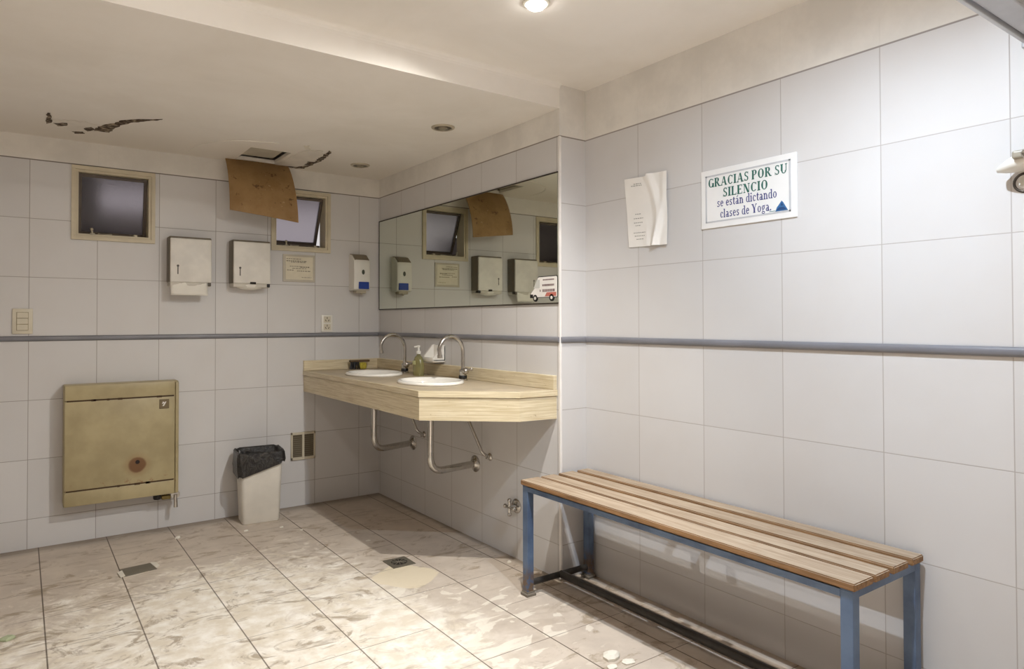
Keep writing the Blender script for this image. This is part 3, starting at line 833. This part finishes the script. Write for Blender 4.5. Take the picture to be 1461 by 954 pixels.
# ================================================================== CEILING
def downlight(x, y, z, lab, lit=None, rad=.048):
    o = thing('ceiling_downlight', lab, 'ceiling light', (x, y, z), 'recessed ceiling downlights')
    mb = MB().lathe([(rad * .72, .000), (rad * .78, -.007), (rad * .94, -.007), (rad, -.003), (rad, 0)], (x, y, z), n=32)
    ring_faces = MB()
    rings = [[(x + r * math.cos(2 * math.pi * k / 32), y + r * math.sin(2 * math.pi * k / 32), z + h) for k in range(32)] for r, h in ((rad * .74, 0), (rad * .74, -.006), (rad * .80, -.008), (rad * .95, -.006), (rad, -.002), (rad, 0))]
    mb.bm.free(); ring_faces.rings(rings, close=True)
    obj('trim_ring', ring_faces, plain('lamp_ring', srgb(196, 186, 166) if lit is None else srgb(226, 220, 206), .35, .2), o, smooth=True)
    if lit is None:
        obj('dark_reflector', MB().lathe([(rad * .73, -.0005), (rad * .73, -.002), (rad * .5, -.0012), (rad * .2, -.001)], (x, y, z), n=28), plain('unlit_reflector', srgb(92, 82, 68), .35, .4), o, smooth=True)
        obj('unlit_bulb', MB().sphere((x, y, z - .003), rad * .42, sz=.35), plain('unlit_bulb_glass', srgb(150, 140, 120), .25), o, smooth='all')
    else:
        N = NT('glowing_bulb'); N.b.inputs['Emission Color'].default_value = lit + (1,); N.b.inputs['Emission Strength'].default_value = 26
        N.set(Base_Color=(1, 1, 1, 1)); m_e = N.m
        obj('lit_bulb', MB().sphere((x, y, z - .004), rad * .74, sz=.62), m_e, o, smooth='all')
    return o
downlight(-.288, -1.344, ZL, 'unlit round downlight in the lowered ceiling, nearer the ceiling step', rad=.060)
downlight(-.294, -.345, ZL, 'unlit round downlight in the lowered ceiling, close to the back wall', rad=.060)
labs = ['lit round downlight glowing at the top centre of the higher ceiling'] + ['lit round downlight in the higher ceiling beyond the frame near the right wall', 'lit round downlight in the higher ceiling beyond the frame above the room middle', 'added unseen downlight behind the viewer, bouncing light off the floor to the ceiling']
for (x, y, z, w, c, sz, bl, aim), lb in zip(LAMPS, labs):
    o = downlight(x, y, ZU, lb, lit=c)
    ld = bpy.data.lights.new('downlight_beam', 'SPOT'); ld.energy = w; ld.color = c
    ld.spot_size = R(sz); ld.spot_blend = bl; ld.shadow_soft_size = .010
    lo = bpy.data.objects.new('downlight_beam', ld); COL.objects.link(lo); lo.parent = o
    lo.location = (0, 0, z - ZU - .012)
    lo.rotation_euler = (Vector((aim[0], aim[1], 0)) - Vector((x, y, z))).to_track_quat('-Z', 'Y').to_euler()

# hanging hatch panel
def board_mat():
    N = NT('brown_hardboard'); n = N.noise(7, 5, .6)
    c = N.mix(N.ramp(n, .3, .7), srgb(142, 110, 68), srgb(164, 132, 88))
    c = N.mix(N.ramp(N.noise(22, 4, .7, vec=N.mapped(loc=(4, 2, 1))), .60, .68, 0, .8), c, srgb(84, 56, 30))
    c = N.mix(N.ramp(N.noise(30, 3, .7, vec=N.mapped(loc=(1, 7, 3))), .66, .72, 0, .6), c, srgb(214, 190, 150))
    N.set(Base_Color=c, Roughness=.7); return N.m
rows = []
for k in range(15):
    s = k / 14; row = []
    for i in range(13):
        t = i / 12
        x = -1.038 + .382 * t + .012 * s * (t - .3)
        y = -.052 - (.125 + .045 * t) * (1 - (1 - s) ** 1.9) - .012 * math.sin(math.pi * t)
        z = ZL - .003 - (.325 + .05 * t) * s ** 1.12
        row.append((x, y, z))
    rows.append(row)
mb = MB().grid(rows); thicken(mb, .004)
tag(obj('ceiling_hatch_panel', mb, board_mat(), loc=(-.85, -.06, ZL), smooth=True), 'curved brown hardboard panel hanging down from an opening in the ceiling', 'panel')
# back of the opening: a grey inner board and dark torn edges
mb = MB().box(H[0] + .012, H[1] - .022, H[2] + .012, H[3] - .03, ZL + .022, ZL + .032)
tag(obj('ceiling_void_board', mb, plain('grey_void_board', srgb(196, 190, 174), .8), loc=(-.867, -.24, ZL + .022)), 'grey board visible inside the square ceiling opening above the brown panel', 'board')

def flake(pts, jag, th, mat, name, parent, drop=0.0):
    """irregular patch on the underside of the lowered ceiling; pts in plan"""
    mb = MB(); out = []
    for i in range(len(pts)):
        a, b = Vector(pts[i]), Vector(pts[(i + 1) % len(pts)])
        n_ = max(2, int((b - a).length / .018))
        for k in range(n_):
            p = a.lerp(b, k / n_); out.append((p.x + random.uniform(-jag, jag), p.y + random.uniform(-jag, jag), ZL - .0005 - drop))
    mb.poly3(out, (0, 0, -1), th)
    return obj(name, mb, mat, parent)
N = NT('mouldy_dark_void'); N.set(Base_Color=N.mix(N.ramp(N.noise(30, 5, .7), .45, .68), srgb(66, 52, 40), srgb(176, 160, 138)), Roughness=.9); m_mould_void = N.m  # flat patches: mould colour plus the darkness of open cavities painted in
m_fl = plain('peeling_paint', srgb(232, 226, 216), .8, vary=.05)
d1 = thing('peeling_plaster', 'broken peeling plaster with dark gaps on the ceiling at far left', 'damaged plaster', (-1.8, -.35, ZL))
flake([(-1.925, -.40), (-1.80, -.44), (-1.70, -.40), (-1.70, -.28), (-1.80, -.20), (-1.93, -.24)], .006, .0022, m_fl, 'loose_plaster', d1)
for q in ([(-1.95, -.50), (-1.935, -.50), (-1.925, -.34), (-1.945, -.30)], [(-1.915, -.33), (-1.865, -.37), (-1.855, -.32), (-1.90, -.28)], [(-1.79, -.31), (-1.755, -.36), (-1.735, -.31), (-1.765, -.26)], [(-1.83, -.215), (-1.785, -.24), (-1.775, -.20), (-1.82, -.175)]):
    flake(q, .004, .0032, m_mould_void, 'dark_gap', d1)
flake([(-1.745, -.29), (-1.725, -.40), (-1.68, -.47), (-1.645, -.56), (-1.56, -.64), (-1.48, -.70), (-1.57, -.60), (-1.635, -.49), (-1.655, -.40), (-1.675, -.30)], .006, .0034, m_mould_void, 'crack', d1)
d2 = thing('peeling_plaster', 'peeled ceiling patch with a dark jagged crack right of the hanging panel', 'damaged plaster', (-.6, -.3, ZL))
flake([(-.74, -.06), (-.73, -.33), (-.70, -.52), (-.62, -.56), (-.58, -.44), (-.56, -.28), (-.60, -.08)], .006, .002, m_fl, 'loose_plaster', d2)
for q in ([(-.590, -.58), (-.565, -.56), (-.545, -.40), (-.575, -.42)], [(-.585, -.42), (-.545, -.40), (-.535, -.28), (-.56, -.27)], [(-.60, -.26), (-.55, -.28), (-.545, -.18), (-.59, -.17)], [(-.665, -.065), (-.60, -.10), (-.545, -.17), (-.56, -.07), (-.60, -.035)]):
    flake(q, .007, .0032, m_mould_void, 'dark_gap', d2)
flake([(-.745, -.60), (-.72, -.62), (-.69, -.55), (-.72, -.54)], .004, .004, plain('pale_flake', srgb(236, 230, 216), .8), 'pale_flake', d2)
d3 = thing('peeling_plaster', 'thin curled crack in the ceiling paint left of the hanging panel', 'damaged plaster', (-1.15, -.2, ZL))
for pts in ([(-1.255, -.12), (-1.25, -.22), (-1.21, -.36), (-1.13, -.47), (-1.03, -.53)], [(-1.03, -.53), (-.95, -.55), (-.88, -.57)]):
    pth = arc_path([(p[0], p[1], ZL) for p in pts], .05, 5)
    obj('lifted_edge', MB().tube(pth, .0035, 6), m_fl, d3, smooth=True)
m_scuff = None

# ================================================================== RIGHT WALL: signs
SERIF = {}
def glyphs():
    T, t = .205, .085                                  # thick and thin strokes
    def v(x, y0, y1, w=T): return ('p', [(x - w / 2, y0), (x + w / 2, y0), (x + w / 2, y1), (x - w / 2, y1)])
    def h(x0, x1, y, w=t): return ('p', [(x0, y - w / 2), (x1, y - w / 2), (x1, y + w / 2), (x0, y + w / 2)])
    def s(x, y, w=.30): return h(x - w / 2, x + w / 2, y)
    def d(x0, y0, x1, y1, w): return ('p', [(x0 - w / 2, y0), (x0 + w / 2, y0), (x1 + w / 2, y1), (x1 - w / 2, y1)])
    def a(cx, cy, rx, ry, a0, a1, th=T, tn=t): return ('a', cx, cy, rx, ry, a0, a1, th, tn)
    b, c = t / 2, 1 - t / 2
    X = .68; xb = X - t / 2
    G = {
     'G': (.86, [a(.44, .5, .36, .5, 50, 330), v(.72, .0, .42), s(.70, .42), v(.70, .76, .98, .05)]),
     'R': (.86, [v(.2, 0, 1), s(.2, b), s(.2, c), a(.40, .75, .26, .25, -90, 90), h(.2, .40, c), h(.2, .42, .5), d(.70, 0, .40, .5, .18), s(.74, b, .22)]),
     'A': (.92, [d(.14, 0, .45, 1, .07), d(.72, 0, .47, 1, .18), h(.26, .62, .34), s(.14, b, .26), s(.74, b, .30)]),
     'C': (.80, [a(.43, .5, .36, .5, 45, 315), v(.70, .70, .98, .05)]),
     'I': (.42, [v(.21, 0, 1), s(.21, b, .34), s(.21, c, .34)]),
     'S': (.66, [a(.33, .74, .23, .26, 30, 250, .14), a(.33, .27, .25, .27, -150, 80, .14), v(.54, .74, .98, .05), v(.10, .02, .28, .05), d(.46, .40, .22, .62, .16)]),
     'P': (.74, [v(.2, 0, 1), s(.2, b), s(.2, c), a(.40, .73, .27, .27, -90, 90), h(.2, .40, c), h(.2, .40, .47)]),
     'O': (.88, [a(.44, .5, .36, .5, 0, 360)]),
     'U': (.86, [v(.2, .3, 1), a(.44, .32, .28, .32, 180, 360, .15), v(.70, .3, 1, .08), s(.2, c), s(.70, c, .24)]),
     'L': (.72, [v(.2, 0, 1), s(.2, b), s(.2, c), h(.2, .66, b), v(.64, 0, .26, .05)]),
     'E': (.76, [v(.2, 0, 1), h(.06, .68, b), h(.06, .66, c), h(.2, .50, .52), v(.66, 0, .24, .05), v(.63, .78, 1, .05), v(.50, .42, .62, .05)]),
     'N': (.90, [v(.18, 0, 1, .07), d(.66, 0, .22, 1, .20), v(.72, 0, 1, .07), s(.18, b, .24), s(.14, c, .26), s(.72, c, .24)]),
     'Y': (.84, [v(.42, 0, .48), d(.42, .42, .16, 1, .17), d(.44, .42, .68, 1, .07), s(.42, b), s(.16, c, .28), s(.68, c, .22)]),
     's': (.50, [a(.25, .50, .17, .18, 30, 250, .12), a(.25, .19, .18, .19, -150, 80, .12), d(.34, .28, .18, .42, .13), v(.40, .50, .66, .04), v(.09, .02, .2, .04)]),
     'e': (.56, [a(.29, .34, .22, .34, 0, 320, .13), h(.12, .50, .37)]),
     't': (.42, [v(.2, .1, .86, .14), h(.06, .38, xb), a(.30, .13, .13, .13, 180, 320, .1)]),
     'a': (.60, [v(.40, 0, .5, .14), a(.26, .50, .18, .18, 0, 160, .12), a(.24, .19, .18, .19, 20, 380, .11), s(.46, b, .2)]),
     'n': (.64, [v(.16, 0, X, .14), a(.33, .42, .18, .26, 0, 150, .13), v(.48, 0, .46, .14), s(.16, b, .24), s(.48, b, .24), s(.12, xb, .18)]),
     'd': (.64, [v(.48, 0, 1, .14), a(.28, .34, .21, .34, 60, 300, .13), s(.44, c, .2), s(.52, b, .2)]),
     'i': (.34, [v(.17, 0, X, .14), s(.17, b, .26), s(.13, xb, .18), v(.17, .82, .98, .15)]),
     'c': (.54, [a(.29, .34, .22, .34, 45, 315, .13), v(.46, .46, .60, .09)]),
     'o': (.60, [a(.30, .34, .24, .34, 0, 360, .13)]),
     'l': (.34, [v(.17, 0, 1, .14), s(.17, b, .26), s(.13, c, .18)]),
     'g': (.58, [a(.27, .44, .19, .24, 0, 360, .12), a(.28, -.10, .22, .16, 0, 360, .08), d(.2, .04, .18, .22, .07), h(.38, .54, .64, .08)]),
     '.': (.26, [v(.12, 0, .15, .15)]), ' ': (.30, []),
    }
    G['\u00e1'] = (.60, G['a'][1] + [d(.24, .78, .40, .98, .10)])
    return G
GL = glyphs()
def text_mesh(mb, txt, y0, z0, h, x, cond=1.0):
    """letters on the right wall: run towards -y, thickness towards -x"""
    pen = 0.0
    for ch in txt:
        adv, parts = GL[ch]
        for i_, p in enumerate(parts):
            e = .00002 * i_
            if p[0] == 'p':
                pts = [(x - e, y0 - (pen + q[0]) * h * cond, z0 + q[1] * h) for q in p[1]]
                mb.poly3(pts, (-1, 0, 0), .0004)
            else:
                _, cx, cy, rx, ry, a0, a1, th, tn = p
                n_ = max(6, int(abs(a1 - a0) / 15)); o_, in_ = [], []
                for k in range(n_ + 1):
                    q = R(a0 + (a1 - a0) * k / n_); w = tn + (th - tn) * abs(math.cos(q)) ** 1.4
                    o_.append((cx + rx * math.cos(q), cy + ry * math.sin(q)))
                    in_.append((cx + (rx - w) * math.cos(q), cy + (ry - tn - (w - tn) * .15) * math.sin(q)))
                for k in range(n_):
                    pts = [(x - e, y0 - (pen + q[0]) * h * cond, z0 + q[1] * h) for q in (o_[k], o_[k + 1], in_[k + 1], in_[k])]
                    mb.poly3(pts, (-1, 0, 0), .0004)
        pen += adv
    return pen * h * cond
def text_width(txt, h, cond): return sum(GL[c][0] for c in txt) * h * cond

SY0, SY1, SZ0, SZ1 = -2.572, -2.968, 1.542, 1.768
yg = thing('yoga_sign', 'white framed sign asking for silence during yoga classes, green and blue lettering', 'sign', (XR, -2.77, 1.542))
m_sign = plain('sign_white', srgb(238, 237, 235), .35, vary=.02)
obj('sign_board', MB().box(XR - .006, XR, SY1, SY0, SZ0, SZ1, .0015), m_sign, yg)
mb = MB()
for a in ((SY1 + .022, SY0 - .022, SZ0 + .021, SZ0 + .027), (SY1 + .022, SY0 - .022, SZ1 - .027, SZ1 - .021), (SY1 + .021, SY1 + .028, SZ0 + .022, SZ1 - .022), (SY0 - .028, SY0 - .021, SZ0 + .022, SZ1 - .022)):
    mb.box(XR - .0068, XR - .0055, a[0], a[1], a[2], a[3])
obj('border_line', mb, plain('sign_grey_line', srgb(200, 201, 204), .5), yg)
mg, mn = plain('sign_green', srgb(44, 104, 92), .5), plain('sign_navy', srgb(64, 68, 128), .5)
tx = XR - .0064
def centred(txt, z, h, width, mat, shift=0):
    cond = width / text_width(txt, h, 1.0)
    mb_ = MB(); text_mesh(mb_, txt, (SY0 + SY1) / 2 + width / 2 + shift, z, h, tx, cond)
    obj('lettering', mb_, mat, yg)
centred('GRACIAS POR SU', 1.700, .034, .330, mg)
centred('SILENCIO', 1.656, .034, .190, mg, .004)
centred('se est\u00e1n dictando', 1.620, .033, .250, mn)
centred('clases de Yoga.', 1.577, .033, .215, mn, .004)
mb = MB(); tz = SZ0 + .028
mb.poly3([(tx, -2.888, tz), (tx, -2.936, tz), (tx, -2.926, tz + .016), (tx, -2.918, tz + .030), (tx, -2.912, tz + .036), (tx, -2.904, tz + .026), (tx, -2.894, tz + .014)], (-1, 0, 0), .0005)
obj('logo_mark', mb, plain('sign_blue', srgb(60, 112, 164), .5), yg)
mb = MB(); mb.poly3([(tx - .0006, -2.893, tz + .004), (tx - .0006, -2.930, tz + .004), (tx - .0006, -2.920, tz + .013), (tx - .0006, -2.903, tz + .014)], (-1, 0, 0), .0004)
mb.poly3([(tx - .0006, -2.908, tz + .018), (tx - .0006, -2.919, tz + .018), (tx - .0006, -2.913, tz + .030)], (-1, 0, 0), .0004)
obj('logo_shade', mb, plain('sign_deep_blue', srgb(40, 74, 126), .5), yg)
obj('logo_line', MB().box(tx - .0006, tx, -2.888, -2.865, tz + .002, tz + .004), plain('sign_teal', srgb(90, 140, 150), .5), yg)

# crumpled paper notice
pn = thing('paper_notice', 'crumpled white paper notice taped on the tiles left of the framed sign', 'notice', (XR, -2.285, 1.505))
rows = []; NI, NJ = 36, 30
def paper_pt(t, s):                                   # t 0..1 across (towards -y), s 0..1 down
    y = -2.162 - .243 * t - .026 * s * (1 - t)
    z = 1.822 - .315 * s - .016 * t * (1 - s * .6)
    if s < .08 and t < .55: z -= .010 * (1 - s / .08)
    def ridge(d, w): return max(0.0, 1 - abs(d) / w)
    k = max(0, min(1, (t - .38) / .12))
    cr = .003 + .003 * t + .012 * max(0, t - .84) * (1.2 - s) * 2
    cr += k * (.009 * ridge(t - .62 - .16 * math.sin(3.2 * s - .4), .13) + .008 * ridge(t - .92 + .34 * max(0, s - .35), .11) * (.4 + s))
    cr += k * .006 * max(0, s - .6) * abs(math.sin(13 * t + 2)) * 2 + .0012 * math.sin(9 * s + 5 * t)
    return (XR - cr, y, z)
mb = MB().grid([[paper_pt(i / NI, k / NJ) for i in range(NI + 1)] for k in range(NJ + 1)])
thicken(mb, .0009)
obj('sheet', mb, plain('crumpled_paper', srgb(246, 243, 238), .75, vary=.02), pn, smooth=True)
m_pink = plain('pale_ink', srgb(176, 174, 168), .7)
for s, a, b in ((.115, .22, .40), (.14, .16, .42), (.54, .22, .36), (.60, .18, .42), (.66, .18, .40), (.70, .22, .34), (.80, .16, .46), (.845, .18, .44), (.89, .22, .40)):
    t = a; mb = MB()
    while t < b:
        w = random.uniform(.02, .05); t1 = min(t + w, b)
        q = [Vector(paper_pt(*p)) + Vector((-.0016, 0, 0)) for p in ((t, s), (t1, s), (t1, s + .011), (t, s + .011))]
        mb.poly3(q, (-1, 0, 0), .0003); t += w + .015
    obj('print_line', mb, m_pink, pn)

# white fixture with a ring at the right edge
fx = thing('wall_hook', 'white rounded wall fixture with a small ring hanging under it at the right edge', 'wall fixture', (XR, -3.66, 1.60))
mb = MB(); rings = []
for k in range(13):
    t = k / 12; s = math.sin(math.pi * (t * .94 + .03)) ** .62
    yy = -3.560 - .20 * t; zc = 1.586 + .052 * t
    rings.append([(XR - .045 + .045 * s * math.cos(a), yy, zc + (.030 * s) * math.sin(a)) for a in [2 * math.pi * q / 20 for q in range(20)]])
mb.rings(rings); obj('shell', mb, m_plastic, fx, smooth='all')
obj('recess', MB().box(XR - .096, XR - .060, -3.70, -3.606, 1.600, 1.622, .006, 3), plain('fixture_recess', srgb(150, 142, 126), .4), fx)
obj('chrome_knob', MB().sphere((XR - .096, -3.640, 1.610), .013, sx=.7), m_chrome, fx, smooth='all')
obj('hanger_arm', MB().box(XR - .03, XR - .004, -3.64, -3.60, 1.535, 1.59, .006, 3), m_plastic, fx, smooth=True)
mb = MB(); mb.tube([(XR - .050, -3.622 - .024 * math.sin(2 * math.pi * k / 24), 1.543 + .024 * math.cos(2 * math.pi * k / 24)) for k in range(25)], .0035, 8)
obj('ring', mb, plain('dark_ring', srgb(70, 62, 54), .35, .7), fx, smooth='all')

# grey metal rail across the top right
rl = thing('overhead_rail', 'grey metal rail running out from the wall at the top right corner', 'rail', (-.6, -3.655, 1.9))
m_alu = plain('grey_aluminium', srgb(186, 188, 194), .45, .15)
obj('rail_channel', MB().box(-1.75, XR - .003, -3.685, -3.625, 1.926, 1.972, .004), m_alu, rl)
obj('rail_lip', MB().box(-1.75, XR - .003, -3.622, -3.612, 1.918, 1.943, .002), plain('pale_aluminium', srgb(196, 198, 202), .4, .2), rl)
obj('wall_bracket', MB().box(XR - .010, XR, -3.70, -3.605, 1.910, 1.985, .003), m_alu, rl)
obj('ceiling_rod', MB().tube([(-1.70, -3.655, 1.97), (-1.70, -3.655, ZU)], .012), m_alu, rl)

# ================================================================== FLOOR BITS
dr = thing('floor_drain', 'square metal floor drain near the sandy patch in front of the counter', 'drain', (-.51, -1.29, 0))
c = Vector((-.508, -1.288, 0)); ca, sa = math.cos(R(2)), math.sin(R(2))
mb = MB().box(-.568, -.448, -1.348, -1.228, .0005, .004, .001)
obj('drain_plate', mb, plain('dull_drain_metal', srgb(130, 124, 110), .4, .5), dr)
obj('drain_opening', MB().lathe([(.040, .0035), (.040, .0045), (.02, .0046)], (-.508, -1.288, 0), n=28), plain('drain_dark', srgb(46, 42, 36), .6), dr)
mb = MB()
for k in range(5):
    a = k * math.pi / 5
    mb.box(-.547, -.469, -1.2905, -1.2855, .0046, .0056) if k == 0 else mb.tube([(-.508 - .037 * math.cos(a), -1.288 - .037 * math.sin(a), .0052), (-.508 + .037 * math.cos(a), -1.288 + .037 * math.sin(a), .0052)], .0016, 6)
obj('drain_bars', mb, plain('drain_bar_metal', srgb(150, 144, 130), .35, .6), dr)
fp = thing('floor_cover_plate', 'grey rectangular metal cover plate set in the dusty floor at left', 'cover plate', (-1.57, -.66, 0))
mb = MB(); mb.prism([(-1.648, -.612), (-1.508, -.600), (-1.498, -.700), (-1.640, -.722)], .0006, .004)
obj('plate', mb, plain('grey_cover_metal', srgb(122, 116, 104), .5, .3), fp)
m_mort = plain('chipped_mortar', srgb(226, 220, 206), .8)
obj('chipped_mortar', MB().prism([(-1.515, -.600), (-1.490, -.612), (-1.482, -.668), (-1.500, -.700)], .003, .007), m_mort, fp)
mb = MB(); mb.prism([(-1.662, -.655), (-1.640, -.640), (-1.636, -.722), (-1.656, -.735)], .003, .006)
obj('chipped_mortar', mb, m_mort, fp)

m_chip = plain('plaster_crumb', srgb(232, 226, 212), .85)
m_chip_green = plain('greenish_plaster', srgb(176, 184, 150), .85)
def chip(x, y, s, lab, h=.35, grp=None, mat=None):
    mb = MB(); n_ = 7
    pts = [(s * (.6 + .5 * random.random()) * math.cos(2 * math.pi * k / n_), s * (.45 + .4 * random.random()) * math.sin(2 * math.pi * k / n_)) for k in range(n_)]
    hh = s * h
    mb.rings([[(x + p[0], y + p[1], .0006) for p in pts], [(x + p[0] * 1.03, y + p[1] * 1.03, hh * .5) for p in pts], [(x + p[0] * .6 + .1 * s, y + p[1] * .6, hh) for p in pts]])
    tag(obj('plaster_chip', mb, mat or m_chip, loc=(x, y, 0)), lab, 'debris', grp or 'plaster chips on the floor')
chip(-.330, -2.555, .042, 'largest white plaster chip, on the floor in front of the bench', .45)
chip(-.375, -2.600, .022, 'small plaster chip beside the largest chip near the bench')
chip(-.305, -2.610, .026, 'flat plaster chip just nearer than the largest chip by the bench')
chip(-.068, -1.600, .016, 'plaster crumb at the wall foot beside the left bench leg', .7)
chip(-.492, -.894, .020, 'thin plaster chip lying in the shade under the counter', .15)
chip(-1.328, -.262, .016, 'plaster crumb on the floor below the heater tap', .8)
chip(-.989, -.345, .014, 'plaster crumb just in front of the white waste bin', .5)
chip(-.800, -.392, .013, 'plaster crumb on the floor right of the white waste bin', .4)
chip(-.724, -.510, .013, 'plaster crumb farther out from the bin toward the sandy patch', .4)
chip(-2.075, -1.165, .030, 'pale greenish plaster chip at the far left floor edge', .4, mat=m_chip_green)
